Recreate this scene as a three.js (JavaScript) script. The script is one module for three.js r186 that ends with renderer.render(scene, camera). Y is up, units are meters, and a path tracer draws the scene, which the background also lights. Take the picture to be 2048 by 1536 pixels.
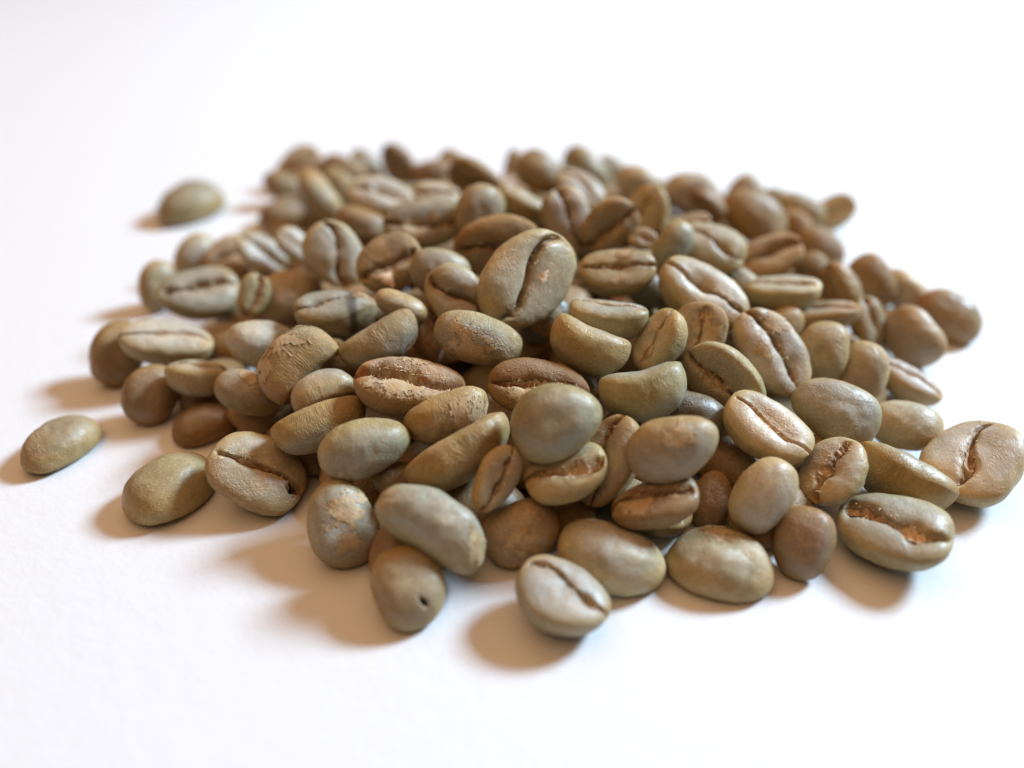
import * as THREE from 'three';
import { mergeGeometries } from 'three/addons/utils/BufferGeometryUtils.js';
import { RectAreaLightUniformsLib } from 'three/addons/lights/RectAreaLightUniformsLib.js';
import { createNoise3D } from 'simplex-noise';

// ---------- camera, light, exposure (1 unit = 1 m; bean sizes are given in millimetres) ----------
const MM = 0.001;
const scene = new THREE.Scene();
const camera = new THREE.PerspectiveCamera(50, 4 / 3, 0.004, 5);
camera.position.set(0, 59 * MM, 0);
camera.rotation.set(THREE.MathUtils.degToRad(-36.5), 0, 0);
camera.focus = 81 * MM;
camera.userData.fStop = 8.8;
scene.add(camera);

const renderer = new THREE.WebGLRenderer({ antialias: true });
renderer.setSize(1024, 768);
renderer.shadowMap.enabled = true;
renderer.toneMapping = THREE.LinearToneMapping;
renderer.toneMappingExposure = 1;

RectAreaLightUniformsLib.init();
scene.background = new THREE.Color().setRGB(0.09, 0.053, 0.028);          // warm light of the room around
const pileCentre = new THREE.Vector3(0.002, 0.006, -0.088);
function softLight(name, color, intensity, size, direction, distance) {
  const l = new THREE.RectAreaLight(new THREE.Color().setRGB(...color), intensity, size, size);
  l.name = name;
  l.position.copy(pileCentre).addScaledVector(new THREE.Vector3(...direction).normalize(), distance);
  l.lookAt(pileCentre);
  scene.add(l);
}
softLight('window_light', [0.60, 0.80, 1.0], 142, 0.18, [0.72, 0.62, -0.36], 0.78);   // daylight from the right, a little behind
softLight('skylight', [0.6, 0.83, 1.0], 0.3, 0.7, [0.15, 0.78, -0.7], 0.9);            // broad cool light from above and behind
softLight('added_warm_fill', [1.0, 0.57, 0.285], 1.45, 0.8, [-0.2, 1, -0.1], 0.55);      // added overhead fill lamp, warms and lifts the shadows on the paper

// ---------- helpers ----------
const rng = (seed) => () => { seed = (seed + 0x6d2b79f5) | 0; let t = Math.imul(seed ^ (seed >>> 15), 1 | seed); t = (t + Math.imul(t ^ (t >>> 7), 61 | t)) ^ t; return ((t ^ (t >>> 14)) >>> 0) / 4294967296; };
const { clamp, lerp, smoothstep } = THREE.MathUtils;
const noise = createNoise3D(rng(11));
const used = {};
function numbered(name) { const k = used[name] = (used[name] ?? -1) + 1; return k ? name + '_' + String(k).padStart(3, '0') : name; }

// ---------- tiling noise and skin textures ----------
function tiling(seed) {
  const r = rng(seed), table = new Float32Array(65536);
  for (let i = 0; i < 65536; i++) table[i] = r() * 2 - 1;
  return (x, y, px, py) => {                                    // value noise with whole-number periods
    const ix = Math.floor(x), iy = Math.floor(y), fx = x - ix, fy = y - iy, s = fx * fx * (3 - 2 * fx), t = fy * fy * (3 - 2 * fy);
    const x0 = ((ix % px) + px) % px, y0 = ((iy % py) + py) % py, x1 = (x0 + 1) % px, y1 = (y0 + 1) % py;
    return lerp(lerp(table[y0 * 256 + x0], table[y0 * 256 + x1], s), lerp(table[y1 * 256 + x0], table[y1 * 256 + x1], s), t);
  };
}
const SIDE = 512, TILE = 12;                                     // pixels, millimetres
function skin(seed, cover) {
  const n = tiling(seed), color = new Uint8Array(SIDE * SIDE * 4), bump = new Uint8Array(SIDE * SIDE * 4), rough = new Uint8Array(SIDE * SIDE * 4);
  const fbm = (u, v, f, o) => { let s = 0, a = 0.5; for (let i = 0; i < o; i++, f *= 2, a *= 0.5) s += a * n(u * f + 0.37 * i, v * f + 0.71 * i, f, f); return s; };
  const srgb = (x) => 255 * (x < 0.0031308 ? 12.92 * x : 1.055 * Math.pow(x, 1 / 2.4) - 0.055);
  for (let y = 0; y < SIDE; y++) for (let x = 0; x < SIDE; x++) {
    const u = x / SIDE, v = y / SIDE, o = (y * SIDE + x) * 4;
    const wu = u + 0.03 * fbm(u, v, 8, 3), wv = v + 0.03 * fbm(v, u, 8, 3);
    const big = fbm(wu, wv, 3, 3), mid = fbm(wu, wv, 12, 3), fine = fbm(u, v, 64, 2);
    const fibre = (1 - Math.abs(n((u + 0.05 * mid + 0.03 * big) * 128, (v + 0.05 * fbm(v, u, 10, 3)) * 56, 128, 56)) * 1.6) * (0.6 + 0.8 * Math.abs(big));       // short fibres of silverskin
    const pebble = 1 - Math.abs(fbm(wu, wv, 40, 2)) * 4;
    const patch = smoothstep(fbm(wu, wv, 4, 5) + 0.16 * n(u * 90, v * 90, 90, 90), lerp(0.34, -0.42, cover), lerp(0.44, -0.3, cover));
    const fleck = smoothstep(fbm(v, u, 22, 4) + 0.35 * n(u * 110, v * 110, 110, 110), 0.3, 0.42);
    const stain = smoothstep(big + 0.3 * mid, 0.12, 0.45);
    let c = [0.425 + 0.06 * mid, 0.36 + 0.05 * mid, 0.236 + 0.04 * mid];                                  // waxy grey-green
    c = c.map((q, i) => lerp(q, [0.39, 0.285, 0.155][i], 0.75 * stain));
    c = c.map((q, i) => lerp(q, [0.54, 0.415, 0.265][i] * (0.78 + 0.3 * fibre * pebble), 0.8 * patch));
    c = c.map((q, i) => lerp(q, [0.56, 0.42, 0.27][i], 0.6 * fleck));
    const speck = smoothstep(fine + 0.5 * n(u * 200, v * 200, 200, 200), 0.5, 0.62) * 0.25;
    for (let i = 0; i < 3; i++) color[o + i] = clamp(srgb(c[i] * (1 + 0.16 * fine + 0.10 * n(u * 150, v * 150, 150, 150)) + speck * 0.2), 0, 255);
    const h = 0.35 + 0.14 * mid + 0.13 * fine + 0.05 * clamp(fibre, -1, 1) + 0.16 * fleck + patch * (0.16 + 0.2 * clamp(fibre, 0, 1) * 0.8 + 0.14 * clamp(pebble, 0, 1));
    bump[o] = bump[o + 1] = bump[o + 2] = clamp(255 * h, 0, 255);
    rough[o] = rough[o + 1] = rough[o + 2] = clamp(255 * (0.5 + 0.3 * patch + 0.2 * fleck + 0.12 * mid - 0.1 * speck), 0, 255);
    color[o + 3] = bump[o + 3] = rough[o + 3] = 255;
  }
  const tex = (data, space) => {
    const t = new THREE.DataTexture(data, SIDE, SIDE);
    t.wrapS = t.wrapT = THREE.RepeatWrapping; t.magFilter = THREE.LinearFilter; t.minFilter = THREE.LinearFilter; t.needsUpdate = true;
    if (space) t.colorSpace = space;
    return t;
  };
  const m = new THREE.MeshPhysicalMaterial({ map: tex(color, THREE.SRGBColorSpace), bumpMap: tex(bump), bumpScale: 0.0001, roughness: 0.9, roughnessMap: tex(rough), vertexColors: true, ior: 1.5, specularIntensity: 0.9 });
  m.name = 'bean_skin';
  return m;
}
const SKINS = [skin(21, 0.08), skin(22, 0.2), skin(23, 0.32), skin(24, 0.14), skin(25, 0.45), skin(26, 0.85)];
const chaff = new THREE.MeshStandardMaterial({ color: new THREE.Color().setRGB(0.56, 0.38, 0.215), roughness: 0.85, vertexColors: true, side: THREE.DoubleSide });
chaff.name = 'silverskin';
const crust = new THREE.MeshStandardMaterial({ color: new THREE.Color().setRGB(0.43, 0.315, 0.175), roughness: 0.6, vertexColors: true });
crust.name = 'silverskin_crust';

// ---------- the shape of a bean: x along it, +y out of its creased flat face, z across ----------
function beanShape([L, W, T], q, seed) {
  const r = rng(seed), jit = (a) => (r() * 2 - 1) * a, o = [r() * 90, r() * 90, r() * 90];
  const egg = jit(0.17), sup = q.sup ?? 2.08 + r() * 0.5, side0 = jit(0.06) * W, asym = jit(1) * T * 0.07, square = 2.15 + r() * 0.35, lump = (q.lump ?? 1) * L * 0.011, bend = q.bend ?? 0.15 + jit(0.28), kid = q.kid ?? jit(0.3), open = q.open ?? 0.7 + r() * r() * 1.8;
  const s1 = (q.s ?? jit(0.22)) * W * 0.5, s2 = jit(0.05) * W, depth = T * (0.13 + 0.055 * open), wide = W * 0.033 * open, valley = T * 0.17 * (q.valley ?? 0.4 + r() * 1.2), endA = r() < 0.45 ? 1.1 : 0.86 + r() * 0.12, endB = r() < 0.45 ? 1.1 : 0.86 + r() * 0.12, twist = jit(0.38), tf = T * 0.3, td = T * 0.7;
  const dents = [0, 1, 2].map(() => { const a = r() * 6.28, e = r() * 0.8; return [Math.cos(a) * e, Math.sin(a) * e, 0.18 + r() * 0.22, T * (0.01 + r() * r() * 0.06) * (q.lump ?? 1)]; });
  const pathZ = (t) => s1 * Math.sin(t * 2.6) + (s2 + side0) * (1 - t * t);
  // disc coordinates -> point on the face (up = 1) or the dome (up = -1); also the colour there
  function at(dx, dz, up, out, col) {
    const rr = Math.min(1, Math.hypot(dx, dz)), t = dx;
    const ca = Math.abs(dx) / (rr || 1), cb = Math.abs(dz) / (rr || 1), sq = 1 / Math.pow(Math.pow(ca, sup) + Math.pow(cb, sup) || 1, 1 / sup), so = lerp(1, sq, rr * rr) ;
    let x = dx * so * L / 2 * 0.985, z = dz * so * W / 2 * (1 + egg * dx) * 0.985, y;
    if (up > 0) y = tf * (q.puff ? 1.3 * Math.sqrt(1 - Math.pow(rr, 2.2)) : Math.pow(1 - Math.pow(rr, 2.7), 1 / 2.1)); else y = -td * Math.pow(1 - Math.pow(rr, square), 1 / 2.05);
    let stain = 0;
    if (up > 0) {
      const d = z - pathZ(t) - 0.014 * W * noise(t * 4 + o[0], o[1], 0), lim = t > 0 ? endA : endB, end = 1 - smoothstep(Math.abs(t), lim - 0.24, lim), ew = wide * clamp(0.75 + 0.85 * noise(t * 1.6 + o[2], 0, o[0]), 0.3, 1.8);
      const lips = Math.exp(-Math.pow(Math.abs(d) / (wide * 3.2), 2)) * end;
      y -= valley * Math.pow(Math.max(0, 1 - Math.abs(d) / (W * 0.34)), 2.1) * Math.pow(Math.max(0, 1 - rr * rr), 0.3) * (0.75 + 0.5 * noise(t * 1.7 + o[1], o[2], 1));
      y += asym * Math.tanh(d / (wide * 2.5)) * (1 - rr * rr);
      y += T * 0.03 * lips;
      const core = Math.exp(-Math.pow(Math.abs(d) / Math.max(ew, wide * 0.3), 1.6));
      y -= depth * core * Math.pow(end, 0.6) * (1 + 0.25 * noise(t * 6, o[1], o[2]));
      stain = clamp(1.2 * Math.exp(-Math.pow(Math.abs(d) / (ew * 1.15), 2)) * end + 0.3 * (q.skin ? 2 : 1) * Math.exp(-Math.pow(d / (wide * 4.5), 2)) * end * (0.5 + noise(x * 1.1 + o[0], z * 1.1, o[1])), 0, 1);
      for (const [a, b, s, h] of dents) y -= 0.7 * h * Math.exp(-((dx - a) ** 2 + (dz - b) ** 2) / (s * s));
    } else for (const [a, b, s, h] of dents) y += h * Math.exp(-((dx - b) ** 2 + (dz - a) ** 2) / (s * s));
    let pit = 0;
    if (q.hole && up > 0) { pit = Math.exp(-Math.pow(Math.hypot((dx - q.hole[0]) * L / 2, (dz - q.hole[1]) * W / 2) / (L * 0.05 * (1 + 0.5 * noise(dx * 9, dz * 9, 5))), 4)); y -= pit * T * 0.3; }
    if (q.bhole && up < 0) { pit = Math.exp(-Math.pow(Math.hypot((dx - q.bhole[0]) * L / 2, (dz - q.bhole[1]) * W / 2 * 1.7) / (L * 0.05 * (1 + 0.6 * noise(dx * 8, dz * 8, 4))), 4)); y += pit * T * 0.35; }
    // lumps, then bends of the whole bean
    const nl = lump * (noise(x * 0.22 + o[0], y * 0.28 + o[1], z * 0.22 + o[2]) + 0.4 * noise(x * 0.6 + o[1], y * 0.6 + o[2], z * 0.6 + o[0]) + 0.1 * noise(x * 2.2, y * 2.2 + o[0], z * 2.2));
    const k = 1 + 2 * nl / T; y *= k; z *= 1 + 2 * nl / W; x *= 1 + nl / L;
    const tw = twist * t, yy = y * Math.cos(tw) - z * Math.sin(tw) * 0.5, zz = z * Math.cos(tw) + y * Math.sin(tw) * 0.5;
    y = yy + bend * L * 0.12 * t * t - bend * L * 0.02; z = zz + kid * W * 0.2 * (t * t - 0.3);
    x -= bend * 0.25 * y * t;
    out.push(x * MM, y * MM, z * MM);
    if (!col) return;
    const tint = q.tint, side = clamp(1 - Math.abs(y) / T * 2, 0, 1), mott = noise(x * 0.16 + o[2], y * 0.2, z * 0.16 + o[0]), end2 = smoothstep(noise(o[1], x * 0.12, z * 0.12) + 0.6 * Math.abs(t), 0.55, 1.0) * 0.5;
    const c = [0, 1, 2].map((i) => {
      let v = 0.84 * tint[i] * (1 + 0.13 * mott) * (up > 0 ? lerp([1.06, 1.08, 1.16][i], [1.06, 0.96, 0.72][i], smoothstep(rr, 0.72, 0.97)) : lerp([0.98, 1, 1.06][i], [1.06, 0.96, 0.72][i], smoothstep(rr, 0.7, 0.97)));  // cool face, yellow rim: sky sheen and rim translucency put into the colour
      v *= lerp(1, [1.0, 0.86, 0.66][i], clamp(end2 + 0.25 * Math.max(0, mott), 0, 1));
      v *= lerp(1, [0.82, 0.58, 0.4][i], stain);
      if (q.band !== undefined) v *= lerp(1, [0.17, 0.17, 0.19][i], Math.exp(-Math.pow((t - q.band - 0.05 * noise(z * 0.9, y * 0.5, 3)) / 0.13, 4)) * (0.85 + 0.15 * noise(x * 3, y, z)));
      if (q.spot) v *= lerp(1, [0.8, 0.5, 0.45][i], Math.exp(-Math.pow(Math.hypot(dx - q.spot[0], dz - q.spot[1]) / 0.16, 4)));
      return v * lerp(1, 0.12, pit);
    });
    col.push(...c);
  }
  return { at, pathZ, wide, depth, L, W, T, r, o };
}
const warpDisc = (u, v) => {                                     // square grid -> disc, rows gathered on the crease and on the rim
  const rim = (e) => Math.sign(e) * (1 - Math.pow(1 - Math.abs(e), 1.5));
  const a = rim(u), b = rim(v);
  let dx = a * Math.sqrt(1 - b * b / 2), dz = b * Math.sqrt(1 - a * a / 2);
  return [dx, dz];
};
function bodyGeometry(s, n, seed) {
  const pos = [], col = [], uv = [], index = [], r = rng(seed + 5), ou = r(), ov = r(), turn = r() < 0.5 ? 1 : -1;
  const id = [[], []];
  for (const half of [0, 1]) for (let j = 0; j <= n; j++) for (let i = 0; i <= n; i++) {
    const edge = i === 0 || j === 0 || i === n || j === n;
    if (half && edge) { id[1].push(id[0][j * (n + 1) + i]); continue; }
    const u = i / n * 2 - 1; let v = j / n * 2 - 1;
    if (!half) v = Math.sign(v) * lerp(Math.abs(v), v * v, 0.45);                  // finer rows near the crease
    let [dx, dz] = warpDisc(u, v);
    if (!half) dz += s.pathZ(dx) / (s.W / 2) * (1 - dz * dz) * (1 - dx * dx);
    id[half].push(pos.length / 3);
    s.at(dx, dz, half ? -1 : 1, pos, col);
    uv.push(u * s.L * 0.6 / TILE + ou, v * s.W * 0.65 / TILE * turn + ov);
  }
  for (const half of [0, 1]) for (let j = 0; j < n; j++) for (let i = 0; i < n; i++) {
    const a = id[half][j * (n + 1) + i], b = id[half][j * (n + 1) + i + 1], c = id[half][(j + 1) * (n + 1) + i], d = id[half][(j + 1) * (n + 1) + i + 1];
    if (half) index.push(a, b, d, a, d, c); else index.push(a, d, b, a, c, d);
  }
  const g = new THREE.BufferGeometry();
  g.setAttribute('position', new THREE.Float32BufferAttribute(pos, 3));
  g.setAttribute('color', new THREE.Float32BufferAttribute(col, 3));
  g.setAttribute('uv', new THREE.Float32BufferAttribute(uv, 2));
  g.setIndex(index);
  g.computeVertexNormals();
  return g;
}
function paint(g, f) { const n = g.attributes.position.count, c = []; for (let i = 0; i < n; i++) c.push(...f(i)); g.setAttribute('color', new THREE.Float32BufferAttribute(c, 3)); return g; }
function strip(points, across, color) {                           // rows of points -> sheet
  const g = new THREE.BufferGeometry(), index = [];
  g.setAttribute('position', new THREE.Float32BufferAttribute(points, 3));
  for (let k = 0; k < points.length / 3 / across - 1; k++) for (let j = 0; j < across - 1; j++) { const a = k * across + j; index.push(a, a + 1, a + across, a + 1, a + across + 1, a + across); }
  g.setIndex(index); g.computeVertexNormals();
  return paint(g, color);
}
// the papery lining of the crease with its frayed edges
function liningGeometry(s, q, seed, fine) {
  const depthOf = s.depth * 0.6 * MM, r = rng(seed + 9), pts = [], rows = fine ? 54 : 20, across = 7, open = q.open ?? 1, tone = 0.75 + 0.5 * r(), list = [];
  for (let k = 0; k <= rows; k++) {
    const t = lerp(-0.84, 0.84, k / rows), fade = 1 - Math.pow(Math.abs(t) / 0.9, 4);
    for (let j = 0; j < across; j++) {
      const e = j / (across - 1) * 2 - 1, d = e * s.wide * clamp(0.75 + 0.85 * noise(t * 1.6 + s.o[2], 0, s.o[0]), 0.3, 1.8) * (0.9 + 0.35 * noise(t * 9 + seed, e * 2, 7)) * fade, p = [];
      const dz = (s.pathZ(t) + d) / (s.W / 2);
      s.at(t, dz, 1, p);
      const lift = depthOf * (0.3 + 0.4 * noise(t * 4, e, seed)) * (1 - 0.5 * e * e) + (0.02 + 0.05 * Math.abs(e) + 0.03 * (noise(t * 13, e * 4, seed) + 1) * (1 - 0.5 * Math.abs(e))) * MM;
      pts.push(p[0], p[1] + lift, p[2]);
    }
  }
  list.push(strip(pts, across, (i) => { const v = tone * (0.75 + 0.35 * noise(i * 0.31, seed, 2)); return [v, v, v]; }));
  const fringe = fine ? Math.round(26 * open * (q.skin ? 1.6 : 0.8)) : 0;
  for (let k = 0; k < fringe; k++) {
    const t = (r() * 2 - 1) * 0.78, e = (r() < 0.5 ? -1 : 1) * (0.9 + r() * 0.6), p = [], len = (0.12 + r() * r() * 0.5) * MM, a = r() * 6.28, w = 0.03 * MM;
    s.at(t, (s.pathZ(t) + e * s.wide) / (s.W / 2), 1, p);
    const dir = [Math.cos(a) * len, (0.15 + r() * 0.6) * len, Math.sin(a) * len], side = [-Math.sin(a) * w, 0, Math.cos(a) * w], base = [p[0], p[1] + 0.01 * MM, p[2]];
    const mid = base.map((x, i) => x + dir[i] * 0.5 + (i === 1 ? len * 0.12 : 0)), tip = base.map((x, i) => x + dir[i]);
    const rowsOf = [base, mid, tip], pp = [];
    rowsOf.forEach((b, i) => { const f = [1, 0.8, 0.15][i]; for (const sg of [-1, 1]) pp.push(b[0] + side[0] * f * sg, b[1], b[2] + side[2] * f * sg); });
    const v = 1.2 + r() * 0.6;
    list.push(strip(pp, 2, () => [v, v * 1.08, v * 1.15]));
  }
  return mergeGeometries(list);
}
// dry silverskin still clinging to part of the bean: its own thin crust with a ragged edge
function crustGeometry(s, [cx, cz, radius, up], seed) {
  const n = 70, pts = [], keep = [], g = new THREE.BufferGeometry(), index = [];
  for (let j = 0; j <= n; j++) for (let i = 0; i <= n; i++) {
    const u = i / n * 2 - 1, v = j / n * 2 - 1, dx = cx + u * radius * 1.3, dz = cz + v * radius * 1.3 * 1.25, rr = Math.hypot(dx, dz), k = rr > 0.985 ? 0.985 / rr : 1;
    s.at(dx * k, dz * k, up, pts);
    const x = dx * s.L / 2, z = dz * s.W / 2;
    keep.push(rr < 0.985 && 1 - Math.hypot(u, v) * 1.25 + 0.4 * noise(x * 0.6, z * 0.6, seed) + 0.28 * noise(x * 1.7, z * 1.7, seed) + 0.24 * noise(x * 4.5, z * 4.5, seed) + 0.12 * noise(x * 11, z * 11, seed) > 0.12);
  }
  g.setAttribute('position', new THREE.Float32BufferAttribute(pts, 3));
  const faces = (all) => { const f = []; for (let j = 0; j < n; j++) for (let i = 0; i < n; i++) { const a = j * (n + 1) + i, b = a + 1, c = a + n + 1, d = c + 1; if (all || (keep[a] && keep[b] && keep[c] && keep[d])) up > 0 ? f.push(a, d, b, a, c, d) : f.push(a, b, d, a, d, c); } return f; };
  g.setIndex(faces(true)); g.computeVertexNormals();
  const p = g.attributes.position, m = g.attributes.normal, col = [];
  for (let i = 0; i < p.count; i++) {
    const x = p.getX(i) / MM, y = p.getY(i) / MM, z = p.getZ(i) / MM;
    const ridge = 1 - Math.abs(noise(x * 3.2 + 0.6 * noise(z * 2, x, 1), z * 5.5, y * 3)) - Math.abs(noise(x * 8, z * 8, y * 8)) * 0.7;
    const h = (0.04 + 0.05 * ridge) * MM;
    p.setXYZ(i, p.getX(i) + m.getX(i) * h, p.getY(i) + m.getY(i) * h, p.getZ(i) + m.getZ(i) * h);
    const v = 0.92 + 0.22 * ridge + 0.1 * noise(x, z, seed), w = 0.5 + 0.5 * noise(x * 0.5, seed, z * 0.5);
    col.push(v * lerp(0.86, 1.05, w), v * lerp(0.72, 1.12, w), v * lerp(0.55, 1.2, w));
  }
  g.setAttribute('color', new THREE.Float32BufferAttribute(col, 3));
  g.setIndex(faces(false));
  // drop the points that are not used
  const map = new Map(), np = [], nc = [], ni = [];
  for (const i of g.index.array) { if (!map.has(i)) { map.set(i, np.length / 3); np.push(p.getX(i), p.getY(i), p.getZ(i)); nc.push(col[i * 3], col[i * 3 + 1], col[i * 3 + 2]); } ni.push(map.get(i)); }
  const out = new THREE.BufferGeometry();
  out.setAttribute('position', new THREE.Float32BufferAttribute(np, 3)); out.setAttribute('color', new THREE.Float32BufferAttribute(nc, 3)); out.setIndex(ni); out.computeVertexNormals();
  return ni.length ? out : null;
}
// a torn fan of dry skin standing out of the crease
function flakeGeometry(s, q, seed) {
  const r = rng(seed + 31), pts = [], big = q.flake === 2, across = 9, rows = 6, base = [];
  const t0 = big ? -0.1 : 0.1;
  s.at(t0, (s.pathZ(t0) + s.wide * 2.6) / (s.W / 2), 1, base);
  for (let k = 0; k <= rows; k++) for (let j = 0; j < across; j++) {
    const a = lerp(-0.7, 0.9, j / (across - 1)) + (big ? 2.6 : 0.9), d = k / rows * (big ? 2.0 : 1.25) * (1 + 0.25 * noise(j * 0.9, 3, seed)) * MM;
    pts.push(base[0] + Math.cos(a) * d * 0.9, base[1] + (0.35 + 0.5 * Math.sin(k / rows * 2.2)) * MM * (big ? 0.9 : 0.8) + (j % 2) * 0.07 * MM * k / rows, base[2] + Math.sin(a) * d * 0.8);
  }
  return strip(pts, across, () => { const v = 1.25 + 0.25 * r(); return [v * 0.95, v, v * 1.15]; });
}

// ---------- the beans ----------
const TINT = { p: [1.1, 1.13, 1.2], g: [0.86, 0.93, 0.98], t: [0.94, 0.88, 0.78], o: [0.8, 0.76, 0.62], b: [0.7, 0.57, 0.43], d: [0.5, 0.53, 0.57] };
const beanKin = 'green coffee beans heaped on the white paper', looseKin = 'loose green coffee beans beside the pile';
let count = 0;
function build(position, turn, size, q, n) {
  const seed = 1000 + count * 37; count++;
  const r = rng(seed + 3), base = TINT[q.c ?? 'g'], w = 1 + (r() - 0.5) * 0.26;
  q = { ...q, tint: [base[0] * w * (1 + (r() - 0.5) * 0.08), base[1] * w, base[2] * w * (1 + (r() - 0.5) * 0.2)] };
  const o = new THREE.Group(); o.name = numbered('coffee_bean');
  o.position.set(...position).multiplyScalar(MM);
  o.rotation.set(...turn.map((d) => THREE.MathUtils.degToRad(d)));
  const s = beanShape(size, q, seed), skinNo = q.skin ? (r() < 0.5 ? 4 : 5) : q.c === 't' || q.c === 'b' ? [2, 4, 1][Math.floor(r() * 3)] : [0, 1, 3, 0][Math.floor(r() * 4)];
  const part = (name, g, m) => { const k = new THREE.Mesh(g, m); k.name = name; k.castShadow = k.receiveShadow = true; o.add(k); return k; };
  part('seed_body', bodyGeometry(s, n, seed), SKINS[skinNo]);
  if (n > 20) part('silverskin', liningGeometry(s, q, seed, n > 34), chaff);
  for (const c of q.crust ?? []) { const g = crustGeometry(s, c, seed); if (g) part('silverskin_crust', g, crust); }
  if (q.flake) part('silverskin_flake', flakeGeometry(s, q, seed), chaff);
  scene.add(o);
  return o;
}
function bean(label, position, turn, size, q) {
  const near = position[2] > -104;
  const o = build(position, turn, size, q, near ? 46 : 32);
  o.userData = { label, category: 'coffee bean', group: q.loose ? looseKin : beanKin };
}
function buried(position, turn, size) {
  const o = build(position, turn, size, { c: 'b' }, 18);  // all tinted brown, so the colour deepens the shade in the gaps
  o.userData = { label: 'shaded coffee bean wedged deep between the beans lying over it', category: 'coffee bean', group: 'coffee beans wedged deep inside the pile' };
}

// ---------- the white paper ----------
{
  const n = tiling(77), S = 512, data = new Uint8Array(S * S * 4);
  for (let y = 0; y < S; y++) for (let x = 0; x < S; x++) {
    const u = x / S, v = y / S; let h = 0;
    for (let f = 16, a = 0.5; f <= 128; f *= 2, a *= 0.72) h += a * n(u * f, v * f, f, f);
    const o = (y * S + x) * 4; data[o] = data[o + 1] = data[o + 2] = clamp(128 + 80 * h, 0, 255); data[o + 3] = 255;
  }
  const t = new THREE.DataTexture(data, S, S);
  t.wrapS = t.wrapT = THREE.RepeatWrapping; t.magFilter = THREE.LinearFilter; t.needsUpdate = true; t.repeat.set(40, 40);
  const m = new THREE.MeshStandardMaterial({ color: new THREE.Color().setRGB(0.67, 0.675, 0.68), roughness: 0.92, bumpMap: t, bumpScale: 0.00006 });
  m.name = 'white_paper';
  const p = new THREE.Mesh(new THREE.BoxGeometry(1.2, 0.002, 1.0), m);
  p.name = 'paper_sheet'; p.position.set(0, -0.001, -0.3); p.receiveShadow = true;
  p.userData = { kind: 'structure', label: 'plain white paper sheet under the coffee beans' };
  scene.add(p);
}
bean('olive brown bean lying alone on the paper behind the left side of the pile', [-53.26, 1.18, -127.45], [-180.0, -59.0, 0.0], [12.5, 8.75, 5.77], {c: "o", loose: 1});
bean('loose tan bean lying on the bare paper nearest the left edge', [-48.6, 0.8, -67.33], [-180.0, -64.6, 0.0], [8.94, 6.26, 3.79], {c: "t", loose: 1});
bean('plump khaki bean lying loose on the paper at the lower left of the pile', [-34.37, 0.95, -60.34], [-180.0, -53.7, 0.0], [9.63, 7.7, 4.67], {c: "o", loose: 1});
bean('brown bean with a tiny dark hole at the right end of its orange crease', [-25.13, 3.57, -60.28], [14.2, -16.6, -28.1], [9.85, 7.88, 4.4], {c: "t", valley: 0.5, open: 1.3, hole: [0.78, 0.06]});
bean('grey rounded bean with a tan peeling patch, propping the long bean at front left', [-15.79, 3.08, -53.9], [-177.5, 65.7, 42.7], [8.53, 6.4, 3.49], {c: "g", skin: 1, crust: [[-0.2, 0.2, 0.5, -1], [0.45, 0.0, 0.3, -1]]});
bean('long smooth grey-green bean slanting down to the right at the front, tan frayed lower tip', [-7.09, 5.51, -51.0], [-167.7, 25.9, 20.2], [10.92, 5.46, 5.02], {c: "g", kid: -0.5, crust: [[0.75, -0.1, 0.34, -1], [-0.85, 0.1, 0.16, -1]]});
bean('shaded olive bean with a small dark hole low on its rounded back, front left', [-8.99, 2.47, -46.82], [-158.6, 68.9, 19.6], [7.44, 6.32, 3.22], {c: "o", bhole: [0.45, 0.25]});
bean('foremost bean of the pile, pale with a notched rim and open crease facing up', [4.32, 3.16, -45.53], [-0.5, -21.7, -13.2], [8.51, 6.81, 4.21], {c: "g", open: 0.9, s: 0.25, valley: 0.6});
bean('smooth beige-grey bean lying crease down directly behind the foremost bean', [8.92, 1.59, -50.75], [-168.0, 20.6, 4.3], [10.2, 6.73, 4.65], {c: "p", kid: 0.4});
bean('large egg-shaped tan bean lying back up at the front right edge', [18.94, 0.87, -50.6], [-180.0, 13.3, 0.0], [9.84, 7.87, 4.11], {c: "t", crust: [[-0.1, 0.5, 0.35, -1]]});
bean('rounded brown bean seen end on behind the egg-shaped bean at front right', [26.6, 2.51, -51.9], [172.1, -66.0, -53.0], [6.85, 5.48, 3.29], {c: "b"});
bean('wide-open green-rimmed bean with a hollow face at the lower right corner of the pile', [35.14, 3.33, -53.04], [6.8, -24.7, 11.6], [10.03, 8.02, 4.43], {c: "g", open: 2.6});
bean('small pale bean standing steeply on end at the front right', [23.16, 5.59, -55.0], [-132.2, -56.3, -7.9], [7.57, 5.3, 3.05], {c: "p"});
bean('crumpled pale bean with a cracked puckered face, right of the small standing bean', [30.8, 5.24, -58.75], [-20.0, 41.3, 44.7], [7.42, 6.3, 3.45], {c: "p", open: 2.4, lump: 2.4});
bean('olive bean on its edge slanting down to the right, above the wide-open hollow bean', [38.88, 3.92, -60.09], [-37.6, -28.0, -27.8], [10.07, 6.04, 5.54], {c: "o"});
bean('round pale bean on the far right, orange split at the top of its crease', [46.42, 3.78, -61.98], [-8.8, 35.2, 26.0], [10.17, 8.95, 4.97], {c: "p", open: 1.4, valley: 0.6});
bean('bluish white blurred bean lying back up near the right edge of the pile', [42.34, 2.59, -68.63], [-153.2, 22.2, -17.5], [7.54, 5.65, 3.4], {c: "p"});
bean('smooth oval bean with a pale sheen, right of the flat blue-grey bean', [33.43, 6.01, -66.78], [-138.9, 34.2, -12.7], [9.29, 6.69, 3.83], {c: "g"});
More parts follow.
